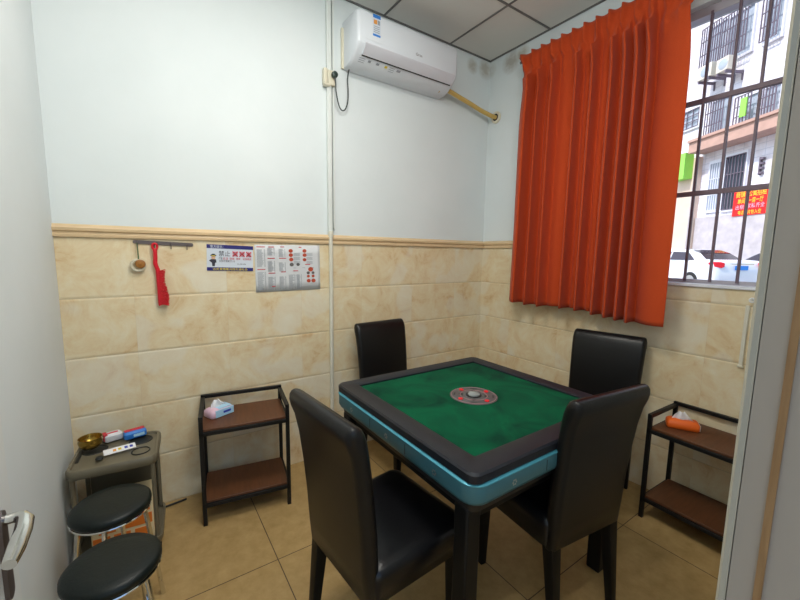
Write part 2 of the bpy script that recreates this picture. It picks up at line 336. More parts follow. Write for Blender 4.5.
# open door leaf at the left with its lever handle
hx,hy=-2.822,-2.27; ex,ey=-2.795,-1.33
ang=math.atan2(ey-hy,ex-hx); Lw=math.hypot(ex-hx,ey-hy)
dl=bpy.data.objects.new('door_1',None); COL.objects.link(dl); struct(dl); dl.location=(hx,hy,0); dl.rotation_euler=(0,0,ang)
mb=MB(); mb.bb((0,0,.01),(Lw,.0,2.08)) if False else mb.box((Lw/2,.018,1.045),(Lw,.036,2.07)); mb.build('door_leaf',M['doorwhite'],dl,bevel=.004)
# handle: local x along the leaf, room side is -y
hd=MB()
px=Lw-.075
hd.loft([[ (px+a, -.0, .835+b) for a,b in rrect(.034,.19,.016)],[ (px+a, -.007, .835+b) for a,b in rrect(.032,.188,.015)]])
hd=hd.build('handle_plate',M['steel'],dl,smooth=40)
mb=MB()
pth=[(px,-.004,.91),(px,-.022,.91),(px-.004,-.034,.909),(px-.014,-.040,.907),(px-.04,-.042,.90),(px-.08,-.041,.892),(px-.115,-.039,.886)]
mb.tube(pth,[.010,.010,.012,.014,.014,.014,.011],14); mb.build('handle_lever',M['chrome'],dl,smooth=60)

# ------------------------------------------------------------------ conduit, socket, plug
t=thing('wall_conduit','cream pipe running down the back wall beside the menu sheet','pipe',(-1.475,-.016,0))
mb=MB(); mb.cyl((0,0,.0),(0,0,1.56),.014,n=14); mb.build('lower_pipe',M['conduit'],t)
mb=MB(); mb.bb((-.017,-.005,1.57),(.012,.018,H)); mb.bb((.022,-.001,1.6),(.034,.018,H)); mb.build('upper_trunking',M['conduit2'],t,bevel=.003)
mb=MB(); mb.lathe([(.017,0),(.018,.01),(.018,.03),(.016,.04)],(0,0,1.545),16); mb.build('coupling',M['conduit'],t)
t=thing('wall_socket','cream socket with plug under the left end of the air conditioner','socket',(-1.448,-.004,2.55))
mb=MB(); mb.bb((-.072,-.034,-.04),(-.048,0,.05)); mb.bb((-.045,-.03,-.045),(.012,0,.045)); mb.bb((-.07,-.036,-.055),(-.03,-.0,-.04)); mb.build('socket_plate',M['cream'],t,bevel=.004)
t=thing('power_plug','dark green plug with looping grey cord in the cream socket','plug',(-1.455,-.036,2.565))
mb=MB(); mb.lathe([(.008,-.03),(.019,-.026),(.021,-.012),(.017,-.001)],(0,0,0),16,axis='y'); mb.build('plug_head',M['darkgreen'],t)
mb=MB()
pts=[(0,-.018,-.012),(.004,-.02,-.05),(.010,-.014,-.10),(.03,-.005,-.165),(.055,.005,-.195),(.085,.01,-.185),(.105,.012,-.13),(.108,.012,-.06),(.104,.012,0),(.11,.012,.05),(.118,.006,.085)]
def smoothpath(p,n=6):
    P=[Vector(q) for q in p]; out=[]
    for i in range(len(P)-1):
        a=P[max(i-1,0)];b=P[i];c=P[i+1];e=P[min(i+2,len(P)-1)]
        for k in range(n):
            u=k/n; out.append(.5*((2*b)+(-a+c)*u+(2*a-5*b+4*c-e)*u*u+(-a+3*b-3*c+e)*u**3))
    out.append(P[-1]); return out
mb.tube(smoothpath(pts),.0042,8); mb.build('cord',M['greycord'],t)

# ------------------------------------------------------------------ air conditioner
ax0,ax1=-1.372,-.552
t=thing('air_conditioner','white wall air conditioner below the ceiling with blue sticker','air conditioner',((ax0+ax1)/2,0,2.603))
hw=(ax1-ax0)/2
prof=[(0,.325),(-.10,.325),(-.170,.322),(-.197,.314),(-.206,.295),(-.208,.24),(-.208,.15),(-.206,.134),(-.200,.120),(-.178,.096),(-.148,.070),(-.115,.048),(-.088,.036),(-.065,.031),(0,.031)]
mb=MB()
rings=[]
for x,s in ((-hw,.93),(-hw+.006,.975),(-hw+.02,1),(hw-.02,1),(hw-.006,.975),(hw,.93)):
    rings.append([(x,-.0+(y*s),.17+(z-.17)*(s if z>.0 else s)) for y,z in prof])
mb.loft(rings); mb.build('body',M['acwhite'],t,smooth=40)
# louver flap lying on the sloping underside, dark air slot and lower panel
def onprof(u):  # 0 = front edge (-.2,.12) .. 1 = bottom
    seg=[(-.208,.144),(-.203,.126),(-.178,.094),(-.148,.068),(-.09,.035)]
    f=u*(len(seg)-1); i=min(int(f),len(seg)-2); k=f-i
    return (seg[i][0]*(1-k)+seg[i+1][0]*k, seg[i][1]*(1-k)+seg[i+1][1]*k)
def strip(mb,x0,x1,u0,u1,off,n=6,mi=0):
    r0=[];r1=[]
    for k in range(n+1):
        y,z=onprof(u0+(u1-u0)*k/n); r0.append((x0,y-off*.75,z-off*.65)); r1.append((x1,y-off*.75,z-off*.65))
    mb.loft([r0,r1],mi,closed=False)
mb=MB()
r=[]
for x in (-hw+.055,hw-.03):
    a=[];bk=[]
    for k in range(7):
        y,z=onprof(.14+.50*k/6); a.append((x,y-.006,z-.005)); bk.append((x,y+.004,z+.004))
    r.append(a+bk[::-1])
mb.loft(r); mb.build('louver_flap',M['acgrey'],t,smooth=40)
mb=MB(); strip(mb,-hw+.052,hw-.03,.64,.69,.004,2); mb.build('air_slot',M['dirt'],t)  # flat dark strip on the underside below the flap
mb=MB(); mb.bb((-hw+.05,-.2095,.150),(-hw+.36,-.2065,.156)); mb.build('highlight_edge',M['acwhite'],t)
mb=MB()
def stick(mb,x0,x1,z0,z1,mi): mb.bb((x0,-.2085,z0),(x1,-.2068,z1),mi)
sx=-hw+.105
stick(mb,sx,sx+.055,.185,.31,1); mb.bb((sx,-.2092,.29),(sx+.055,-.2086,.31),0); mb.bb((sx,-.2092,.185),(sx+.055,-.2086,.197),0)
mb.bb((sx+.006,-.2092,.255),(sx+.03,-.2086,.28),2); mb.bb((sx+.034,-.2092,.255),(sx+.05,-.2086,.28),3)
for k in range(4): mb.bb((sx+.006,-.2092,.207+.011*k),(sx+.048,-.2086,.211+.011*k),3)
mb.build('energy_sticker',[M['bluepaper'],M['paper'],M['orangeprint'],M['greyink']],t,smooth=0)
mb=MB(); put_text(mb,'Gree',.026,lambda x,y:(.03+x,-.2085,.165+y)); mb.build('logo',M['steel'],t,smooth=0)
mb=MB()
for k,(xx,wd) in enumerate([(.045,.05),(.11,.02),(.17,.022),(.235,.02),(.27,.05),(.33,.03)]):
    for r_ in range(3 if k in(0,4) else 1):
        if k in (0,4): wd=.042
        u=.76+.05*r_; y,z=onprof(u); y2,z2=onprof(u+(.014 if k in (0,4) else .06))
        mb.add([(-hw+xx,y-.001,z-.0012),(-hw+xx+wd,y-.001,z-.0012),(-hw+xx+wd,y2-.001,z2-.0012),(-hw+xx,y2-.001,z2-.0012)],[(0,1,2,3)],1 if k==3 else 0)
mb.build('warning_print',[M['greyink'],M['yellow']],t,smooth=0)
mb=MB(); mb.bb((-hw-.014,-.012,.035),(-hw+.03,.004,.28)); mb.build('mounting_plate',M['cream'],t)

t=thing('refrigerant_hose','yellow taped pipe from air conditioner into hole in the wall','hose',(-.62,-.09,2.603))
mb=MB(); pts=[(-.02,.0,.05),(.04,.0,.078),(.10,.01,.077),(.22,.02,.062),(.34,.025,.044),(.46,.02,.016),(.56,.0,-.010),(.66,0,-.014)]
mb.tube(smoothpath(pts),.017,12); mb.build('taped_pipe',M['tape'],t)
mb=MB(); mb.lathe([(.030,-.008),(.046,-.008),(.048,-.002),(.048,.006)],(.62,0,-.012),28,axis='x'); mb.build('wall_flange',M['cream'],t)
mb=MB(); mb.lathe([(.028,-.0085),(.001,-.009)],(.62,0,-.012),20,axis='x'); mb.build('hole_opening',M['hole'],t)

# ------------------------------------------------------------------ curtain on a rod
t=thing('curtain_rod','thin metal rod behind the top of the orange curtain','curtain rod',(-.1,-.4,2.875))
mb=MB(); mb.cyl((0,0,0),(0,-1.65,0),.009,n=12); mb.build('rod',M['steel'],t)
for y in (-.12,-1.55):
    mb=MB(); mb.cyl((0,y,0),(.104,y,0),.006,n=8); mb.lathe([(.018,.094),(.018,.104)],(0,y,0),14,axis='x'); mb.build('bracket',M['steel'],t)
NY,NZ=260,60
ztop,zbot=2.905,1.09
ridges=[-.503,-.60,-.709,-.884,-.994,-1.109,-1.185,-1.252,-1.315]   # centres of the folds at mid height
def fold(y):
    # depth of the cloth towards the room, 0..1
    e=[-.43]+ridges+[-1.36]
    if y>ridges[0]: return .55+.45*math.cos((y-ridges[0])/.09*pi/1) if y-ridges[0]<.09 else .1
    if y<=ridges[-1]:
        k=(ridges[-1]-y)
        if k<.03: return .5+.5*math.cos(k/.03*pi)
        k=(k-.03)/.17; return .0+.75*math.sin(min(k,1)*pi*.62)
    for i in range(len(ridges)-1):
        a,b=ridges[i],ridges[i+1]
        if b<=y<=a:
            u=(a-y)/(a-b)
            w_=min(.5,.034/(a-b))
            # narrow round ridge, broad flat valley
            if u<w_: return .5+.5*math.cos(u/w_*pi)
            if u>1-w_: return .5+.5*math.cos((1-u)/w_*pi)
            return .0+.12*math.sin((u-w_)/(1-2*w_)*pi)
    return 0
vs=[];fs=[]
for j in range(NZ+1):
    v=j/NZ; 
    for i in range(NY+1):
        u=i/NY; y0=-.425-1.085*u
        z=zbot+(ztop-zbot)*v
        # spread a little towards the hem, gather under the heading, flare at the top corner
        yc=-.97
        y=yc+(y0-yc)*(1.01-.035*math.exp(-((v-.90)/.10)**2)-.0*v)
        if u<.06: y+= .030*max(0,(v-.97)/.03)*(1-u/.06)
        if v<.3: y+=.012*(1-v/.3)*(1 if u<.2 else 0)*(1-u/.2)
        dep=fold(y0)
        amp=.115*(1-.15*v)
        if v>.90: amp=.045
        x=-.090-amp*dep-.003*math.sin(u*23+v*3)
        y-=.030*dep*dep*min(1,(1-v)*6)
        if v>.93:
            # pinch pleats in the heading
            ph=.5+.5*math.cos((y0+.45)/.078*2*pi); k=min(1,(v-.93)/.02)
            x=x*(1-k)+k*(-.112-.034*ph**3)
            z+=.004*ph*max(0,(v-.97)/.03)
        elif v>.84:
            ph=.5+.5*math.cos((y0+.45)/.078*2*pi); k=(v-.84)/.09
            x-=.026*k*ph**2
        z+= -.010*math.sin(u*pi*3.0)*(1-v) - .032*u*(1-v)
        if u>.985: z-=.0
        vs.append((x,y,z))
for j in range(NZ):
    for i in range(NY):
        a=j*(NY+1)+i; fs.append((a,a+1,a+NY+2,a+NY+1))
mb=MB(); mb.add(vs,fs)
c=mb.build('curtain',M['curtain'],None,smooth=180)
tag(c,'orange-red pleated curtain hanging over the left part of the window','curtain')
sm=c.modifiers.new('thick','SOLIDIFY'); sm.thickness=.0015
# stitched hem band
mb=MB(); vs2=[];fs2=[]
for j,zz in enumerate((.0,.002)):
    for i in range(NY+1):
        x,y,z=vs[2*(NY+1)+i]; vs2.append((x-.0025,y,z+.0+zz))
for i in range(NY): fs2.append((i,i+1,NY+2+i,NY+1+i))
mb.add(vs2,fs2); mb.build('hem_seam',M['curtain'],c,smooth=180)

# ------------------------------------------------------------------ things on the back wall
t=thing('hook_rack','thin dark metal hook strip under the tan rail','hook rack',(-2.432,-.002,1.4785),0)
mb=MB(); mb.loft([[(a,-.0,b) for a,b in rrect(.275,.019,.009)],[(a,-.004,b) for a,b in rrect(.275,.019,.009)]]); s=mb.build('strip',M['steel'],t); s.rotation_euler=(0,radians(2.2),0)
for i,x in enumerate((-.118,-.046,.03,.105)):
    z=-x*.038
    mb=MB(); mb.tube(smoothpath([(x,-.004,z),(x,-.016,z-.004),(x,-.02,z-.022),(x,-.012,z-.028)],4),.0024,8); mb.build('hook',M['steel'],t)
t=thing('brush','red bench brush with bristles hanging from the hook strip','brush',(-2.476,-.024,1.472))
mb=MB()
# handle with a hanging hole: a loop, then the shaft and back
mb.tube([(.0+.011*cos(a),0,-.012+.016*sin(a)) for a in [2*pi*k/20 for k in range(20)]],.006,8,closed=True)
pts=[(0,0,-.028),(0,0,-.07),(-.002,0,-.10),(.004,0,-.125),(.008,0,-.15),(.010,0,-.30),(.012,0,-.322)]
mb.tube(smoothpath(pts),[.010]*12+[.0105]*8+[.011]*17,12); mb.build('handle',M['redhandle'],t,smooth=60)
mb=MB()
for k in range(420):
    z=-.14-.18*random.random(); y=-.006+.016*(random.random()-.5); L_=.024+.010*random.random()+.008*sin((z+.13)*30)
    a=random.uniform(-.35,.35); b_=random.uniform(-.3,.3)
    p0=Vector((.012,y,z)); p1=p0+Vector((cos(a)*L_,b_*L_*.6,sin(a)*L_)); mb.tube([p0,p1],[.0022,.0012],4)
mb.build('bristles',M['brush'],t,smooth=60)
t=thing('hanging_pendant','round brown disc in pale ring hanging on green string','pendant',(-2.553,-.022,1.478))
mb=MB(); mb.tube(smoothpath([(0,0,.0),(.002,0,-.04),(.002,0,-.084)]),.0022,6); mb.tube([(.001,.002,0),(.004,0,-.04),(.005,0,-.084)],.0016,6); mb.build('string',M['string'],t)
mb=MB(); mb.tube([(-.001+.028*cos(a),.004,-.116+.028*sin(a)) for a in [2*pi*k/30 for k in range(30)]],.0075,10,closed=True); mb.build('ring',M['bone'],t)
mb=MB(); mb.lathe([(.0,-.012),(.012,-.014),(.021,-.011),(.023,-.004),(.02,.004),(0,.005)],(.010,0,-.108),28,axis='y'); mb.lathe([(.0,-.016),(.006,-.0155),(.008,-.013)],(.010,0,-.108),16,axis='y'); mb.build('disc',M['brown'],t)

# warning sign
SX,SZ=-2.232,1.330; SW,SH=.252,.150; tilt=-.02
t=thing('warning_sign','small navy and white warning sign with a cartoon guard','sign',(SX,-.001,SZ)); t.rotation_euler=(0,radians(1.6),0)
mb=MB(); mb.bb((0,-.002,0),(SW,0,SH)); mb.build('sheet',M['paper'],t,smooth=0)
mb=MB(); mb.bb((0,-.0026,SH-.022),(SW,-.0021,SH)); mb.bb((0,-.0026,0),(SW,-.0021,.020)); mb.build('navy_band',M['navy'],t,smooth=0)
mb=MB(); f3=lambda X,Z,Y=-.0032:(lambda x,y:(X+x,Y,Z+y))
put_text(mb,'警方提示：',.018,f3(.018,SH-.018),0,.07)
mb.build('header_lettering',M['paper'],t,smooth=0)
mb=MB()
for k in range(3): mb.bb((.135+.038*k,-.0026,.083),(.167+.038*k,-.0021,.116))
mb.build('pink_square',M['pinkpaper'],t,smooth=0)
mb=MB(); put_text(mb,'禁止',.034,f3(.062,.087),0,.062); put_text(mb,'黄',.03,f3(.138,.087),0,.026); put_text(mb,'赌',.03,f3(.176,.087),0,.026); put_text(mb,'毒',.03,f3(.214,.087),0,.026)
put_text(mb,'如发现请拨打110',.014,f3(.064,.052),0,.085); put_text(mb,'严禁',.015,f3(.062,.066),0,.02); put_text(mb,'公安局',.008,f3(.16,.038),0,.05)
mb.build('black_lettering',M['ink'],t,smooth=0)
mb=MB()
for k in range(3):
    for s in (-1,1): mb.box((.151+.038*k,-.0036,.0995),(.040,.0006,.0055),rot=Matrix.Rotation(s*radians(45),3,'Y'))
put_text(mb,'卖淫',.015,f3(.084,.066),0,.028); put_text(mb,'嫖娼',.015,f3(.12,.066),0,.026); put_text(mb,'赌博',.015,f3(.155,.066),0,.024); put_text(mb,'吸食毒品',.015,f3(.193,.066),0,.048)
mb.build('red_lettering',M['redink'],t,smooth=0)
mb=MB(); put_text(mb,'远离黄赌毒共建和谐社会',.016,f3(.03,.004),0,.19); mb.build('yellow_lettering',M['yellow'],t,smooth=0)
mb=MB(); Yf=-.0030
def disc(mb,x,z,rx,rz,mi,y=Yf,n=18): mb.add([(x+rx*cos(2*pi*k/n),y,z+rz*sin(2*pi*k/n)) for k in range(n)],[tuple(range(n))],mi)
disc(mb,.034,.075,.011,.010,1); disc(mb,.034,.087,.016,.006,0,-.0033); disc(mb,.034,.091,.011,.006,0,-.0034); disc(mb,.034,.0855,.012,.0022,2,-.0036)
mb.add([(.020,-.0031,.066),(.047,-.0031,.066),(.050,-.0031,.048),(.043,-.0031,.045),(.041,-.0031,.026),(.028,-.0031,.026),(.026,-.0031,.045),(.014,-.0031,.055)],[tuple(range(8))],0)
disc(mb,.018,.058,.006,.004,0); mb.build('guard_figure',[M['ink'],M['skin'],M['yellow']],t,smooth=0)
# menu sheet
t=thing('menu_sheet','large white menu sheet with red pictures taped beside the pipe','poster',(-1.966,-.0015,1.192)); PW,PH=.418,.292
t.rotation_euler=(0,radians(-.6),0)
mb=MB(); n=20; rings=[]
for j in range(6):
    z=PH*j/5; rings.append([(PW*i/n,-.0015-.0008*sin(i*.9),z) for i in range(n+1)])
mb.loft(rings,closed=False); s=mb.build('sheet',M['paper2'],t,smooth=60); s.modifiers.new('t','SOLIDIFY').thickness=.0004
Y=-.0105
def bar(mb,x,z,w_,h,mi,y=-.0034): 
    mb.add([(x,y,z),(x+w_,y,z),(x+w_,y,z+h),(x,y,z+h)],[(0,1,2,3)],mi)
mb=MB(); cols=[(.012,.05,[(.0,.13),(.145,.27)]),(.075,.045,[(.0,.10),(.115,.20),(.215,.275)]),(.145,.042,[(.0,.10),(.115,.19),(.205,.275)]),(.205,.042,[(.0,.11)]),(.255,.035,[(.0,.11)])]
for (x,w_,segs) in cols:
    for (a,b_) in segs:
        z=a+.012
        while z<b_-.006:
            k=random.uniform(.55,.8); bar(mb,x,z,w_*k,.0022,0); bar(mb,x+w_*.86,z,w_*.14,.0022,0); z+=.0052
for c_,(x0,x1) in enumerate(((.205,.29),(.29,.385))):
    for r_ in range(3):
        for q in range(3): bar(mb,x0+.035,.225-.027*r_+.007*q,.042,.0022,0)
for q in range(3): bar(mb,.205+.03+.06*q,.145,.02,.002,0)
mb.build('menu_lettering',M['greyink'],t,smooth=0)
mb=MB()
for (x,z,w_) in ((.012,.276,.05),(.082,.276,.035),(.155,.277,.026),(.012,.138,.048),(.075,.206,.045),(.147,.206,.045),(.078,.114,.042),(.096,.03,.022),(.157,.12,.03),(.235,.125,.032),(.275,.276,.018),(.315,.165,.035)): bar(mb,x,z,w_,.0045,0,-.0036)
mb.build('red_heading',M['redink'],t,smooth=0)
mb=MB()
for (x,z,rx,mi) in ((.222,.255,.012,0),(.222,.228,.012,0),(.224,.200,.012,0),(.313,.255,.012,0),(.313,.228,.012,0),(.312,.198,.011,0),(.226,.168,.012,1),(.268,.168,.010,1),(.352,.135,.015,0),(.335,.112,.010,1),(.368,.112,.009,1),(.335,.090,.009,0),(.368,.090,.009,0),(.337,.06,.012,0),(.370,.06,.013,0)):
    disc(mb,x,z,rx*1.15,rx*1.0,mi,-.0036,12)
mb.build('food_picture',[M['foodred'],M['fooddark']],t,smooth=0)

# white trunking and hook on the right wall beside the doorway
t=thing('trunking','short white vertical trunking on the tiles beside the doorway','trunking',(0,-1.835,.89))
mb=MB(); mb.bb((-.012,-.008,0),(0,.008,.315)); mb.build('channel',M['conduit'],t,bevel=.002)
mb=MB(); mb.bb((-.016,-.012,-.008),(0,.012,.004)); mb.build('end_cap',M['cream'],t,bevel=.002)
t=thing('curtain_hook','small white round tieback hook under the window corner','hook',(0,-1.853,1.235))
mb=MB(); mb.cyl((0,0,0),(-.025,0,0),.005,n=10); mb.build('stem',M['chrome'],t)
mb=MB(); mb.tube([(-.028,.010*cos(a),.010*sin(a)) for a in [2*pi*k/20 for k in range(20)]],.004,8,closed=True); mb.build('ring',M['white'],t)

# ------------------------------------------------------------------ mahjong table
TC=(-1.292,-1.205); hb=.482
t=thing('mahjong_table','square mahjong table with green felt top and teal sides','table',(TC[0],TC[1],0))
def rr_ring(h,z,r): return [(a,b,z) for a,b in rrect(2*h,2*h,r,7)]
mb=MB(); mb.loft([rr_ring(hb-.02,.680,.05),rr_ring(hb-.008,.688,.055),rr_ring(hb,.705,.06),rr_ring(hb,.752,.06)]); mb.build('side_panel',M['teal'],t,smooth=50)
mb=MB(); mb.loft([rr_ring(hb,.752,.06),rr_ring(hb+.002,.754,.06),rr_ring(hb+.002,.757,.06),rr_ring(hb-.002,.760,.058),rr_ring(hb-.012,.762,.055)]); mb.build('bright_trim',M['tealtrim'],t,smooth=40)
mb=MB()
ho=.477; hi=.392
rings=[rr_ring(ho-.006,.760,.035),rr_ring(ho,.764,.035),rr_ring(ho,.789,.035),rr_ring(ho-.006,.796,.033),rr_ring(hi+.004,.797,.008),rr_ring(hi,.794,.006),rr_ring(hi,.782,.006)]
mb.loft(rings,caps=False); mb.build('rim',M['frame'],t,smooth=40)
mb=MB(); mb.bb((-hi-.002,-hi-.002,.774),(hi+.002,hi+.002,.7875)); mb.build('felt_top',M['felt'],t,smooth=0)
mb=MB(); mb.loft([rr_ring(.455,.655,.03),rr_ring(.462,.685,.04)]); mb.loft([[(a,b,.50) for a,b in rrect(.56,.56,.06)],[(a,b,.65) for a,b in rrect(.7,.7,.06)]]); mb.build('machine_housing',M['blackplastic'],t)
# drawers and little emblems on the sides
mb=MB()
for s in range(4):
    R_=Matrix.Rotation(s*pi/2,3,'Z')
    for x in (-.13,.13): mb.box(R_@Vector((x,-hb-.0002,.725)),(.0018,.002,.040) if s%2==0 else (.002,.0018,.040))
mb.build('drawer_seam',M['blackplastic'],t,smooth=0)
for s in range(4):
    R_=Matrix.Rotation(s*pi/2,3,'Z')
    mb=MB()
    for x in (-.30,.0,.30) if s in (0,3) else (.0,):
        for k in range(6):
            a=2*pi*k/6; cpt=Vector((x+.008*cos(a),-hb-.001,.722+.008*sin(a)))
            vs_=[R_@(cpt+Vector((.0036*cos(b),0,.0036*sin(b)))) for b in [2*pi*q/8 for q in range(8)]]
            mb.add(vs_,[tuple(range(8))])
    mb.build('emblem',M['silver'],t,smooth=0)
for sx_ in (-1,1):
    for sy_ in (-1,1):
        mb=MB(); mb.box((sx_*.428,sy_*.405,.33),(.062,.062,.66)); mb.build('leg',M['blackwood'],t,bevel=.008)
mb=MB()
for s in (-1,1):
    mb.box((s*.405,0,.62),(.03,.78,.04)); mb.box((0,s*.405,.62),(.78,.03,.04))
mb.build('apron',M['blackwood'],t,bevel=.004)
# control disc
mb=MB(); mb.lathe([(.0,.7876),(.108,.7876),(.110,.7885),(.110,.7895),(.106,.7910),(0,.7910)],(0,0,0),48); cp=mb.build('control_panel',M['greydisc'],t,smooth=30)
mb=MB()
for r_ in (.103,.062): mb.tube([(r_*cos(a),r_*sin(a),.7912) for a in [2*pi*k/48 for k in range(48)]],.0016,6,closed=True)
mb.build('panel_ring',M['ring'],cp)
mb=MB(); mb.lathe([(.036,.7910),(.037,.7940),(.030,.7950)],(0,0,0),32); mb.build('dome_collar',M['blackplastic'],cp)
mb=MB(); mb.lathe([(.029,.7940),(.027,.8000),(.018,.8050),(.0,.8070)],(0,0,0),28); mb.build('dice_dome',M['dome'],cp)
for k in range(4):
    a=radians(0+90*k); mb=MB(); mb.lathe([(.011,.7910),(.0105,.7945),(.0,.7952)],(.083*cos(a),.083*sin(a),0),16); mb.build('red_button',M['red'],cp)
for k in range(4):
    a=radians(45+90*k); e1=Vector((cos(a),sin(a),0)); e2=Vector((-sin(a),cos(a),0)); mb=MB()
    mb.add([e1*.05+e2*.014+Vector((0,0,.7916)),e1*.05-e2*.014+Vector((0,0,.7916)),e1*.075+Vector((0,0,.7916))],[(0,1,2)]); mb.add([e1*.085+e2*.016+Vector((0,0,.7916)),e1*.085-e2*.016+Vector((0,0,.7916)),e1*.092-e2*.016+Vector((0,0,.7916)),e1*.092+e2*.016+Vector((0,0,.7916))],[(0,1,2,3)]); mb.build('arrow_mark',M['blackplastic'],cp,smooth=0)

# ------------------------------------------------------------------ chairs
def make_chair():
    t=thing('dining_chair','x','chair',group='black leather chairs round the table')
    # seat
    mb=MB(); rings=[]
    for z,ins in ((.365,.006),(.37,.0),(.45,-.004),(.468,.0),(.478,.012),(.483,.035),(.485,.09)):
        rings.append([(a*(1.02 if b>0 else .97),b+.01,z) for a,b in rrect(.43-2*ins,.42-2*ins,.035,6)])
    mb.loft(rings); mb.build('seat',M['leather'],t,smooth=50)
    # backrest lofted upwards, leaning back with a rolled top
    mb=MB(); rings=[]
    secs=[(.355,-.189,.040,.388),(.365,-.191,.052,.396),(.45,-.196,.060,.400),(.58,-.204,.060,.404),(.70,-.216,.058,.410),(.80,-.229,.057,.416),(.87,-.242,.060,.42),(.905,-.252,.066,.422),(.93,-.259,.064,.420),(.947,-.263,.052,.414),(.956,-.265,.032,.404),(.960,-.266,.012,.392)]
    for z,y,th,wd in secs:
        rings.append([(a,b+y,z+.015*(1-(2*a/.42)**2)*(0 if z>.4 else 1)*0) for a,b in rrect(wd,th,.028 if th>.055 else th*.45,6)])
    mb.loft(rings); bk=mb.build('backrest',M['leatherb'],t,smooth=60)
    for sx_ in (-1,1):
        for fr in (0,1):
            mb=MB(); x=sx_*(.175 if fr else .168); y=.185 if fr else -.185; yb=y if fr else -.225
            tp=.024 if fr else .025; bt=.015
            mb.loft([[(x+a,y+b,.375) for a,b in rrect(2*tp,2*tp,.004,3)],[(x+sx_*.002+a,yb+b,.0) for a,b in rrect(2*bt,2*bt,.004,3)]])
            mb.build('leg',M['blackwood'],t)
    return t
ch=make_chair()
def place(o,x,y,deg,label,z=0):
    o.location=(x,y,z); o.rotation_euler=(0,0,radians(deg)); o['label']=label; return o
place(ch,-1.135,-1.50,-7,'black leather chair at the table side nearest the doorway, back turned')
place(copy_tree(ch),-1.83,-1.30,-85,'black leather chair at the table side facing the left shelf')
place(copy_tree(ch),-1.13,-.385,184,'black leather chair between table and back wall')
place(copy_tree(ch),-.36,-1.265,102,'black leather chair between table and curtained window wall')

# ------------------------------------------------------------------ side shelves
def make_shelf(W=.43,D=.30):
    t=thing('side_shelf','x','shelf',group='two-tier side shelves')
    r=.010
    for z,nm in ((.512,'upper_board'),(.118,'lower_board')):
        mb=MB(); mb.bb((-W/2+.004,-D/2+.004,z),(W/2-.004,D/2-.004,z+.014)); mb.build(nm,M['brownwood'],t,bevel=.002)
    mb=None
    def bar_(a,b): 
        a=Vector(a);b=Vector(b); lo=Vector([min(a[i],b[i])-r for i in range(3)]); hi_=Vector([max(a[i],b[i])+r for i in range(3)]); mb.bb(lo,hi_)
    for z,nm in ((.505,'upper_frame'),(.110,'lower_frame')):
        mb=MB(); bar_((-W/2,-D/2,z),(W/2,-D/2,z)); bar_((-W/2,D/2,z),(W/2,D/2,z)); bar_((-W/2,-D/2,z),(-W/2,D/2,z)); bar_((W/2,-D/2,z),(W/2,D/2,z))
        mb.build(nm,M['blackmetal'],t,bevel=.0015)
    for sx_ in (-1,1):
        for sy_ in (-1,1):
            mb=MB(); x=sx_*W/2;y=sy_*D/2; mb.bb((x-r,y-r,0),(x+r,y+r,.575)); mb.build('leg',M['blackmetal'],t,bevel=.0015)
    mb=MB()
    bar_((-W/2,D/2,.60),(W/2,D/2,.60)) 
    for sx_ in (-1,1):
        x=sx_*W/2
        mb.loft([[(x-r,-D/2-r,.575),(x+r,-D/2-r,.575),(x+r,-D/2+r,.575),(x-r,-D/2+r,.575)],[(x-r,-D/2-r,.585),(x+r,-D/2-r,.585),(x+r,-D/2+r,.590),(x-r,-D/2+r,.590)]])
        bar_((x,-D/2,.59),(x,D/2,.59)); bar_((x,D/2,.57),(x,D/2,.60))
    mb.build('guard_rail',M['blackmetal'],t,bevel=.0015)
    return t
sh=make_shelf()
place(sh,-2.10,-.205,-9,'black-framed brown two-tier shelf against the back wall')
s2=copy_tree(sh); place(s2,-.165,-1.785,-93+1,'black-framed brown two-tier shelf below the window, cut by the doorway')

def tissue_pack(name,label,loc,rz,L_,W_,H_,ma,mb2,front):
    t=thing(name,label,'tissue pack',loc,rz)
    mb=MB(); mb.loft([[(a,b,0) for a,b in rrect(L_-.01,W_-.01,.01,4)],[(a,b,.006) for a,b in rrect(L_,W_,.012,4)],[(a,b,H_-.012) for a,b in rrect(L_,W_,.014,4)],[(a,b,H_) for a,b in rrect(L_-.02,W_-.025,.012,4)]])
    mb.build('pack',ma,t,smooth=50)
    mb=MB(); 
    if front=='end':
        mb.bb((L_/2-.001,-W_/2+.01,.004),(L_/2+.0012,W_/2-.01,H_-.012),0); mb.bb((L_/2+.001,.012,H_*.5),(L_/2+.002,.024,H_*.72),1)
        mb.build('end_label',mb2,t,smooth=0)
    else:
        mb.bb((-L_/2+.022,-W_/2-.0014,.003),(L_/2-.004,-W_/2+.004,H_-.006),0); mb.bb((-L_/2+.045,-W_/2+.008,H_-.004),(L_/2-.012,W_/2-.012,H_+.0006),0); mb.bb((.0,-W_/2-.002,.018),(.045,-W_/2-.001,H_-.018),1); mb.build('printed_side',mb2,t,smooth=0)
    mb=MB(); mb.loft([[(-.05+.1*k/6,.008*sin(k*1.7),H_-.002) for k in range(7)],[(-.035+.06*k/6,.016+.008*sin(k*2.1),H_+.018) for k in range(7)],[(-.02+.028*k/6,.010+.01*sin(k*1.3),H_+.038) for k in range(7)]],closed=False)
    o=mb.build('tissue',M['tissue'],t,smooth=80); o.modifiers.new('t','SOLIDIFY').thickness=.001
    return t
tissue_pack('tissue_pack','pink and blue tissue pack on the shelf by the back wall',(-2.225,-.155,.527),radians(24),.135,.085,.048,M['tissuepink'],[M['tissueblue'],M['deepblue']],'side')
tissue_pack('tissue_pack','orange tissue pack on the shelf below the window',(-.165,-1.665,.527),radians(-62),.145,.08,.045,M['tissueorange'],[M['tissue'],M['deepblue']],'end')

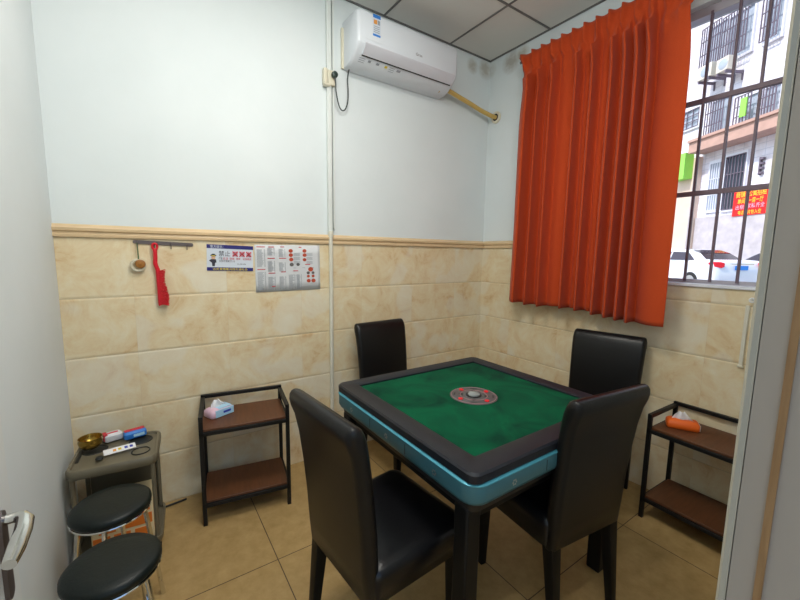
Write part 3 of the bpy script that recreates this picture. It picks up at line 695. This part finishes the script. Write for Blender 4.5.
# ------------------------------------------------------------------ tea trolley, stools and what lies there
t=thing('tea_trolley','small grey plastic trolley in the left corner by the wall','trolley',(-2.682,-.265,0),radians(-5))
W_,D_=.335,.30
mb=MB(); mb.loft([[(a,b,.462) for a,b in rrect(W_-.012,D_-.012,.035,6)],[(a,b,.47) for a,b in rrect(W_,D_,.04,6)],[(a,b,.495) for a,b in rrect(W_,D_,.04,6)],[(a,b,.503) for a,b in rrect(W_-.01,D_-.01,.036,6)],[(a,b,.503) for a,b in rrect(W_-.03,D_-.03,.03,6)],[(a,b,.494) for a,b in rrect(W_-.036,D_-.036,.028,6)]])
tt=mb.build('tray_top',M['greyplastic'],t,smooth=40)
for (x,y,r_) in ((.085,.075,.045),(-.095,.06,.045)):
    mb=MB(); mb.lathe([(r_+.006,.494),(r_+.004,.497),(r_,.497),(r_-.002,.4945)],(x,y,0),24); mb.build('cup_well',M['darkwell'],tt)
mb=MB(); mb.tube([(.095+.036*cos(a),-.05+.036*sin(a),.4955) for a in [2*pi*k/28 for k in range(28)]],.003,6,closed=True); mb.build('ash_ring',M['darkwell'],tt)
mb=MB(); mb.box((-.145,.02,.4955),(.014,.13,.003)); mb.build('slot',M['darkwell'],tt)
for z,nm in ((.075,'lower_tray'),):
    mb=MB(); mb.loft([[(a,b,z-.03) for a,b in rrect(W_-.02,D_-.02,.035,6)],[(a,b,z) for a,b in rrect(W_,D_,.04,6)],[(a,b,z+.02) for a,b in rrect(W_,D_,.04,6)],[(a,b,z+.02) for a,b in rrect(W_-.02,D_-.02,.035,6)],[(a,b,z+.008) for a,b in rrect(W_-.024,D_-.024,.03,6)]]); mb.build(nm,M['greyplastic'],t,smooth=40)
for sx_ in (-1,1):
    for sy_ in (-1,1):
        x=sx_*(W_/2-.022); y=sy_*(D_/2-.025); mb=MB(); mb.cyl((x,y,.09),(x,y,.466),.0095,n=12); mb.build('post',M['greyplastic'],t)
        mb=MB(); mb.lathe([(.008,-.010),(.021,-.009),(.023,0),(.021,.009),(.008,.010)],(x,y,.0232),18,axis='x'); mb.box((x,y,.043),(.028,.02,.012)); mb.build('caster',M['blackplastic'],t)
mb=MB(); mb.bb((-W_/2+.03,D_/2-.014,.09),(W_/2-.02,D_/2-.008,.465)); mb.build('back_panel',M['greyplastic'],t)
# bowl
t=thing('brass_bowl','small dark brass bowl on the grey trolley','bowl',(-2.786,-.19,.5035))
mb=MB(); mb.lathe([(.018,0),(.022,.002),(.030,.006),(.044,.022),(.048,.040),(.045,.052),(.047,.056),(.044,.055),(.041,.040),(.034,.018),(.0,.010)],(0,0,0),32); mb.build('bowl_body',M['brass'],t,smooth=60)
# wrapped packs
t=thing('wrapped_pack','blue and red plastic-wrapped pack on the right of the trolley','pack',(-2.615,-.155,.503),radians(12))
mb=MB(); mb.loft([[(a,b,0) for a,b in rrect(.088,.045,.01,4)],[(a,b,.004) for a,b in rrect(.095,.05,.012,4)],[(a,b,.026) for a,b in rrect(.095,.05,.012,4)],[(a,b,.034) for a,b in rrect(.085,.035,.012,4)]]); mb.build('pack',M['bluepaper'],t)
mb=MB(); mb.bb((-.042,-.006,.0335),(.042,.02,.036)); mb.build('red_stripe',M['redink'],t); 
mb=MB(); mb.bb((-.01,-.0262,.008),(.036,-.0248,.022)); mb.build('pale_print',M['tissueblue'],t)
t=thing('wrapped_pack','clear and red plastic-wrapped pack behind the brass bowl','pack',(-2.705,-.135,.503),radians(15))
mb=MB(); mb.loft([[(a,b,0) for a,b in rrect(.068,.045,.01,4)],[(a,b,.004) for a,b in rrect(.075,.05,.012,4)],[(a,b,.028) for a,b in rrect(.075,.05,.012,4)],[(a,b,.038) for a,b in rrect(.06,.03,.012,4)]]); mb.build('pack',M['film'],t)
mb=MB(); mb.bb((-.0388,-.018,.006),(-.024,.02,.039)); mb.bb((-.03,-.012,.037),(.02,.0,.0395)); mb.build('red_stripe',M['redink'],t)
t=thing('card','white card with coloured dots leaning on the trolley top','card',(-2.672,-.290,.513),radians(8)); 
mb=MB(); R_=Matrix.Rotation(radians(12),3,'X'); mb.box((0,0,0),(.122,.040,.002),rot=R_); mb.build('sheet',M['tissue'],t,smooth=0)
mb=MB()
for k,(x,c_) in enumerate(((-.02,0),(.0,1),(.024,2),(.044,2))): mb.box(R_@Vector((x,0,.0013)),(.012,.016,.0006),c_,rot=R_)
mb.build('coloured_dot',[M['orangeprint'],M['yellow'],M['deepblue']],t,smooth=0)
mb=MB(); mb.lathe([(.0,0),(.014,.0),(.016,.004),(.012,.012),(.0,.016)],(0,0,0),16); o=mb.build('dark_pebble',M['darkwell'],None,loc=(-2.745,-.33,.5035)) 
tag(o,'small dark lump on the front edge of the grey trolley','lump')
# patterned bag on the lower tray
t=thing('printed_carton','orange and cream printed carton on the trolley lower tray','carton',(-2.668,-.325,.0955),radians(-5))
mb=MB(); mb.box((0,0,.105),(.235,.16,.21)); mb.build('carton_body',M['creambag'],t,bevel=.006)
mb=MB()
for r_ in range(3):
    for k in range(3):
        x=-.078+.078*k+(.02 if r_%2 else -.005); x=max(-.08,min(.08,x)); mb.bb((x-.031,-.0815,.020+.064*r_),(x+.031,-.0795,.070+.064*r_))
for r_ in range(3):
    for k in range(2):
        y=-.04+.075*k; mb.bb((.1165,y-.03,.020+.064*r_),(.1185,y+.03,.070+.064*r_))
mb.build('orange_block',M['orangebag'],t,smooth=0)

def make_stool():
    t=thing('stool','x','stool',group='round stools beside the door')
    mb=MB(); mb.lathe([(.0,.422),(.118,.422),(.128,.427),(.133,.437),(.132,.449),(.122,.458),(.08,.462),(0,.463)],(0,0,0),48); mb.build('seat',M['stoolseat'],t,smooth=60)
    mb=MB(); mb.tube([(.127*cos(a),.127*sin(a),.421) for a in [2*pi*k/40 for k in range(40)]],.005,8,closed=True); mb.build('seat_rim',M['chrome'],t)
    for k in range(4):
        a=radians(45+90*k); c_,s_=cos(a),sin(a)
        mb=MB(); mb.tube(smoothpath([(.06*c_,.06*s_,.420),(.085*c_,.085*s_,.418),(.105*c_,.105*s_,.40),(.125*c_,.125*s_,.25),(.15*c_,.15*s_,.012),(.151*c_,.151*s_,.002)],5),.0085,10); mb.build('leg',M['chrome'],t)
    mb=MB(); mb.tube([(.132*cos(a),.132*sin(a),.16) for a in [2*pi*k/40 for k in range(40)]],.006,8,closed=True); mb.build('foot_ring',M['chrome'],t)
    return t
st=make_stool()
place(st,-2.668,-.995,10,'round dark-topped stool nearest the doorway, beside the door handle')
place(copy_tree(st),-2.69,-.64,35,'round dark-topped stool between the trolley and the nearer stool')

mb=MB(); mb.tube(smoothpath([(-2.51,-.045,.006),(-2.45,-.038,.006),(-2.40,-.03,.006)]),.0055,8); o=mb.build('cable_end',M['blackplastic']); tag(o,'short dark cable lying on floor against the tiled back wall','cable')  # thin dark tube along the foot of the back wall

# ------------------------------------------------------------------ two added fill lights, out of view, to brighten the room
t=thing('ceiling_lamp','square flat ceiling lamp set in the grey ceiling panels','lamp',(-1.967,-1.22,H-.014))
mb=MB(); mb.bb((-.3,-.3,-.006),(.3,.3,.005)); mb.build('lamp_frame',M['white'],t,bevel=.002)
mb=MB(); mb.bb((-.28,-.28,-.012),(.28,.28,-.006)); mb.build('diffuser',M['lampglow'],t,smooth=0)

t=thing('tube_lamp','slim white tube lamp high on the wall over the doorway','lamp',(-1.9,-2.285,2.62))  # second added fill, unseen above the doorway
mb=MB(); mb.bb((-.6,.001,-.02),(.6,.03,.02)); mb.build('lamp_housing',M['white'],t,bevel=.003)
mb=MB(); mb.cyl((-.56,.042,0),(.56,.042,0),.012,n=14); mb.build('tube',M['lampglow'],t)
# ------------------------------------------------------------------ outside
mb=MB(); mb.bb((.9,-30,.2),(60,45,.3)); struct(mb.build('road',M['road'],smooth=0))
# building across the street: local x along facade (to the left in view), local y outward to the street = -Y
Dv=Vector((.5,.866,0)); ang=math.atan2(.866,.5)
bl=thing('apartment_building','pale tiled apartment building with barred windows across the street','building',(20.3,3.2,.3),ang)
G=.3
def F(a,b,z0,z1,d0,d1,mb,mi=0): mb.bb((a,d0,z0-G),(b,d1,z1-G),mi)     # outward is +y in local space
mb=MB(); F(-7,9,.0+G,19,-6,0,mb); mb.build('wall',M['facade'],bl,smooth=0)
mb=MB(); F(-7,2.6,G,3.5,0,.12,mb); mb.build('plinth',M['concrete'],bl,smooth=0)
mb=MB(); F(2.65,4.9,G,6.6,0,.25,mb); mb.build('peach_wall',M['peach'],bl,smooth=0)
mb=MB(); F(-7,2.6,6.7,7.2,0,.9,mb); F(-7,2.6,7.2,7.32,0,1.0,mb); mb.build('balcony_ledge',M['ledge'],bl,smooth=0)
mb=MB(); F(-7,8,13.9,14.0,0,.3,mb); mb.build('cornice',M['ledge'],bl,smooth=0)
def win(a,b,z0,z1,glass,bars=6,proj=.0,cage='cage'):
    mb=MB(); F(a,b,z0,z1,0,.02,mb); o=mb.build('window',M[glass],bl,smooth=0)
    mb=MB(); 
    for (p,q,r_,s_) in ((a-.08,a,z0,z1),(b,b+.08,z0,z1),(a-.08,b+.08,z1,z1+.14),(a-.08,b+.08,z0-.1,z0)): F(p,q,r_,s_,0,.10,mb)
    mb.build('window_surround',M['sill'],o,smooth=0)
    mb=MB(); n=bars
    for k in range(n+1):
        x=a+(b-a)*k/n; F(x-.018,x+.018,z0,z1,.08+proj,.12+proj,mb)
    for k in range(4):
        z=z0+(z1-z0)*k/3; F(a,b,z-.018,z+.018,.08+proj,.12+proj,mb)
    mb.build('grille',M[cage],o,smooth=0)
win(.25,1.2,3.75,6.2,'darkglass',6)
win(1.42,2.05,3.8,6.1,'greyglass',5,cage='sill')
win(.68,1.9,10.75,12.7,'greyglass',9,.3); win(2.0,3.05,10.9,12.8,'greyglass',8,.3); win(-.6,.1,10.7,12.4,'greyglass',5,.2)
win(1.4,2.35,7.35,9.1,'greyglass',7,.3); win(.05,.8,7.4,8.7,'greyglass',5,.3); win(-.9,-.25,7.4,8.7,'greyglass',5,.2)
win(3.1,4.2,8.3,9.2,'greyglass',3); win(3.4,4.6,14.6,15.6,'greyglass',3); win(1.0,2.2,14.4,15.6,'greyglass',3)
mb=MB(); mb.tube([(2.75,.36,-.2+.4),(2.6,.34,7.2)],.07,10); mb.build('drain_pipe',M['pipe'],bl)
def acu(a,b,z0,z1,label):
    t=thing('outdoor_unit',label,'air conditioner',(20.3+Dv.x*(a+b)/2,3.2+Dv.y*(a+b)/2,z0),ang,'outdoor units on the facade')
    w_=b-a;h=z1-z0
    mb=MB(); mb.bb((-w_/2,.45,0),(w_/2,.9,h)); mb.build('casing',M['acbox'],t,bevel=.02)
    mb=MB(); mb.lathe([(.0,.91),(h*.36,.915),(h*.4,.90)],(-.05,0,h/2),20,axis='y'); mb.build('fan_grille',M['greyglass'],t)
    mb=MB(); 
    for s in (-1,1): mb.bb((s*w_*.35-.03,.0,-.12),(s*w_*.35+.03,.9,0)); mb.bb((s*w_*.35-.03,.0,-.4),(s*w_*.35+.03,.05,0))
    mb.build('bracket',M['cage'],t)
acu(1.75,2.55,10.1,10.72,'cream outdoor unit on the facade below the wide grille')
acu(.88,1.48,10.0,10.6,'smaller cream outdoor unit on the facade, beside the wider unit')
t=thing('green_signboard','lime green signboard hung on the peach wall across the street','panel',(20.3+Dv.x*3.35,3.2+Dv.y*3.35,5.55),ang)
mb=MB(); mb.bb((-.42,.26,0),(.42,.75,1.3)); mb.build('casing',M['lime'],t); mb=MB(); mb.bb((-.12,.752,.35),(.1,.76,.5)); mb.bb((-.02,.752,.8),(.1,.76,.95)); mb.build('dark_print',M['ink'],t)
t=thing('green_board','small lime green board on the upper balcony grille','board',(20.3+Dv.x*.32,3.2+Dv.y*.32,7.75),ang)
mb=MB(); mb.bb((-.14,.42,0),(.14,.47,.8)); mb.build('board_face',M['lime'],t)
t=thing('wall_bracket','dark rung bracket on the facade beside the red banner','bracket',(20.3-Dv.x*.47,3.2-Dv.y*.47,5.08),ang)
mb=MB(); mb.bb((.03,.0,0),(.08,.12,.75))
for k in range(4): mb.bb((-.1,.02,.04+.2*k),(.05,.14,.12+.2*k))
mb.build('rungs',M['cage'],t)
# banner: text is read with x running to the viewer's right = -local x
BW,BH=1.55,1.2
t=thing('banner','red banner with yellow lettering on the facade across the street','banner',(20.3+Dv.x*(-.23),3.2+Dv.y*(-.23),3.38),ang)
mb=MB(); mb.bb((-BW/2,.13,0),(BW/2,.16,BH)); mb.build('cloth',M['banner'],t,smooth=0)
fb=lambda X,Z:(lambda x,y:(BW/2-X-x,.168,Z+y))
mb=MB(); put_text(mb,'商铺',.30,fb(.12,.84),0,.42); put_text(mb,'公寓招租',.30,fb(.68,.84),0,.80); put_text(mb,'单间',.26,fb(.22,.55),0,.34); put_text(mb,'一房一厅',.26,fb(.72,.55),0,.66); put_text(mb,'电话',.2,fb(.3,.06),0,.26); put_text(mb,'拎包入住',.2,fb(.74,.06),0,.6); mb.build('yellow_lettering',M['byellow'],t,smooth=0)
mb=MB(); put_text(mb,'138 2345',.22,fb(.12,.32),0,.46) if False else put_text(mb,'出租',.22,fb(.15,.30),0,.4); put_text(mb,'家私齐全',.22,fb(.68,.32),0,.78); mb.build('pink_lettering',M['bpink'],t,smooth=0)

def make_car(paint,name='car'):
    # local x forward, y left; origin at rear centre on the ground
    t=thing(name,'x','car')
    mb=MB(); Lc=4.7; hwid=.88
    low=[(.02,.30),(.0,.55),(.03,.80),(.08,1.00),(.16,1.07),(.55,1.10),(1.0,1.07),(3.2,1.02),(4.1,.92),(4.6,.75),(4.7,.5),(4.62,.28)]
    rings=[]
    for y,s in ((-hwid,.93),(-hwid+.06,.985),(-hwid+.2,1),(hwid-.2,1),(hwid-.06,.985),(hwid,.93)):
        rings.append([(Lc/2+(x-Lc/2)*(.985 if abs(y)==hwid else 1),y,.3+(z-.3)*s) for x,z in low])
    mb.loft(rings); mb.build('body',paint,t,smooth=40)
    mb=MB()
    base=[(.62,1.06),(1.0,1.30),(1.45,1.43),(2.0,1.47),(2.6,1.44),(3.05,1.28),(3.55,1.02)]
    rings=[]
    for y,s in ((-.80,0),(-.72,.5),(-.62,1),(.62,1),(.72,.5),(.80,0)):
        zz=lambda z,s=s: 1.0+(z-1.0)*(.0 if s==0 else (.55 if s==.5 else 1))
        rings.append([(x+(0 if s else 0),y,zz(z)) for x,z in base]+[(3.5,y,.95),(.7,y,.95)])
    mb.loft(rings); mb.build('roof',paint,t,smooth=50)
    mb=MB()
    # rear window, windscreen
    def quad(p,mi=0): mb.add(p,[(0,1,2,3)],mi)
    quad([(.66,-.64,1.10),(.66,.64,1.10),(1.02,.56,1.325),(1.02,-.56,1.325)]) 
    quad([(.985,-.56,1.315),(.985,.56,1.315),(1.36,.52,1.428),(1.36,-.52,1.428)])
    quad([(3.08,-.56,1.29),(3.08,.56,1.29),(3.52,.64,1.06),(3.52,-.64,1.06)])
    for s in (-1,1):
        quad([(.95,s*.79,1.06),(2.05,s*.80,1.06),(2.05,s*.685,1.36),(1.35,s*.685,1.34)]); quad([(2.12,s*.80,1.06),(3.3,s*.80,1.05),(2.85,s*.685,1.33),(2.12,s*.685,1.36)])
    mb.build('windows',M['carglass'],t,smooth=0)
    for s in (-1,1):
        mb=MB(); mb.loft([[(-.01,s*.60,.86),(-.01,s*.60,.97),(.03,s*.60,.99)],[(-.005,s*.70,.82),(.0,s*.70,1.0),(.06,s*.70,1.02)],[(.06,s*.87,.86),(.06,s*.885,1.0),(.12,s*.87,1.02)],[(.3,s*.885,.93),(.3,s*.885,.99),(.3,s*.87,1.0)]]); mb.build('tail_light',M['taillight'],t)
        for x in (.98,3.75):
            mb=MB(); mb.lathe([(.0,-.10),(.30,-.10),(.33,-.07),(.33,.07),(.30,.10),(0,.10)],(x,s*.80,.33),28,axis='y'); wl=mb.build('wheel',M['tyre'],t); 
            mb=MB(); mb.lathe([(.0,s*.115),(.20,s*.11),(.21,s*.09)],(x,s*.80,.33),20,axis='y'); mb.build('hubcap',M['wheel'],wl)
    mb=MB(); mb.bb((-.03,-.22,.76),(.0,.22,.90)); mb.build('number_plate',M['plate'],t)
    mb=MB(); mb.bb((-.04,-.40,.94),(.0,.40,.97)); mb.build('trunk_trim',M['chrome'],t)
    return t
car=make_car(M['carpaint']); car.location=(13.66,1.53,.3); car.rotation_euler=(0,0,ang); car['label']='white sedan with blue number plate parked across the street'
car2=make_car(M['carpaint2']); car2.location=(15.6,-1.05,.3); car2.rotation_euler=(0,0,ang); car2['label']='grey car parked behind the white sedan, mostly hidden by the window edge'

# ------------------------------------------------------------------ light
W=bpy.data.worlds.new('world'); SC.world=W; W.use_nodes=True; nt=W.node_tree; bg=nt.nodes['Background']
sky=nt.nodes.new('ShaderNodeTexSky'); sky.sky_type='NISHITA'; sky.sun_disc=False; sky.sun_elevation=radians(55); sky.sun_rotation=radians(-60); sky.air_density=1.2; sky.dust_density=1.5
nt.links.new(sky.outputs[0],bg.inputs[0]); bg.inputs[1].default_value=.24
def light(name,kind,loc,rot,energy,col,size=None,sy=None,angle=None):
    l=bpy.data.lights.new(name,kind); l.energy=energy; l.color=col
    if size: 
        l.shape='RECTANGLE'; l.size=size; l.size_y=sy or size
    if angle: l.angle=angle
    o=bpy.data.objects.new(name,l); COL.objects.link(o); o.location=loc; o.rotation_euler=rot; return o
sun=light('sun','SUN',(0,0,10),(0,0,0),3.0,(1,.95,.92),angle=radians(1))
sun.rotation_euler=Vector((.62,-.25,-.75)).to_track_quat('-Z','Y').to_euler()
light('ceiling_lamp_light','AREA',(-1.967,-1.22,H-.03),(0,0,0),15,(1,.95,.88),.55)  # added fill from the ceiling, lifts the room brightness
light('tube_light','AREA',(-1.9,-2.225,2.62),(radians(80),0,0),12,(.97,1,.97),1.1,.05)  # added fill from the doorway wall

# ------------------------------------------------------------------ camera
cd=bpy.data.cameras.new('camera'); cam=bpy.data.objects.new('camera',cd); COL.objects.link(cam); SC.camera=cam
cd.sensor_width=36; cd.sensor_fit='HORIZONTAL'; cd.lens=377.09/800*36; cd.clip_start=.02; cd.clip_end=500
yw,pt,rl=radians(34.3618),radians(7.019),radians(.8138)
Fw=Vector((sin(yw)*cos(pt),cos(yw)*cos(pt),-sin(pt))); Rt=Vector((cos(yw),-sin(yw),0)); Up=Rt.cross(Fw)
R2=Rt*cos(rl)+Up*sin(rl); U2=Up*cos(rl)-Rt*sin(rl)
mw=Matrix((R2,U2,-Fw)).transposed().to_4x4(); mw.translation=Vector((-2.5368,-2.4054,1.442)); cam.matrix_world=mw
vs_=SC.view_settings; vs_.view_transform='Standard'; vs_.look='None'; vs_.exposure=0.27; vs_.gamma=1; vs_.use_curve_mapping=False
SC.cycles.max_bounces=8; SC.cycles.use_denoising=True
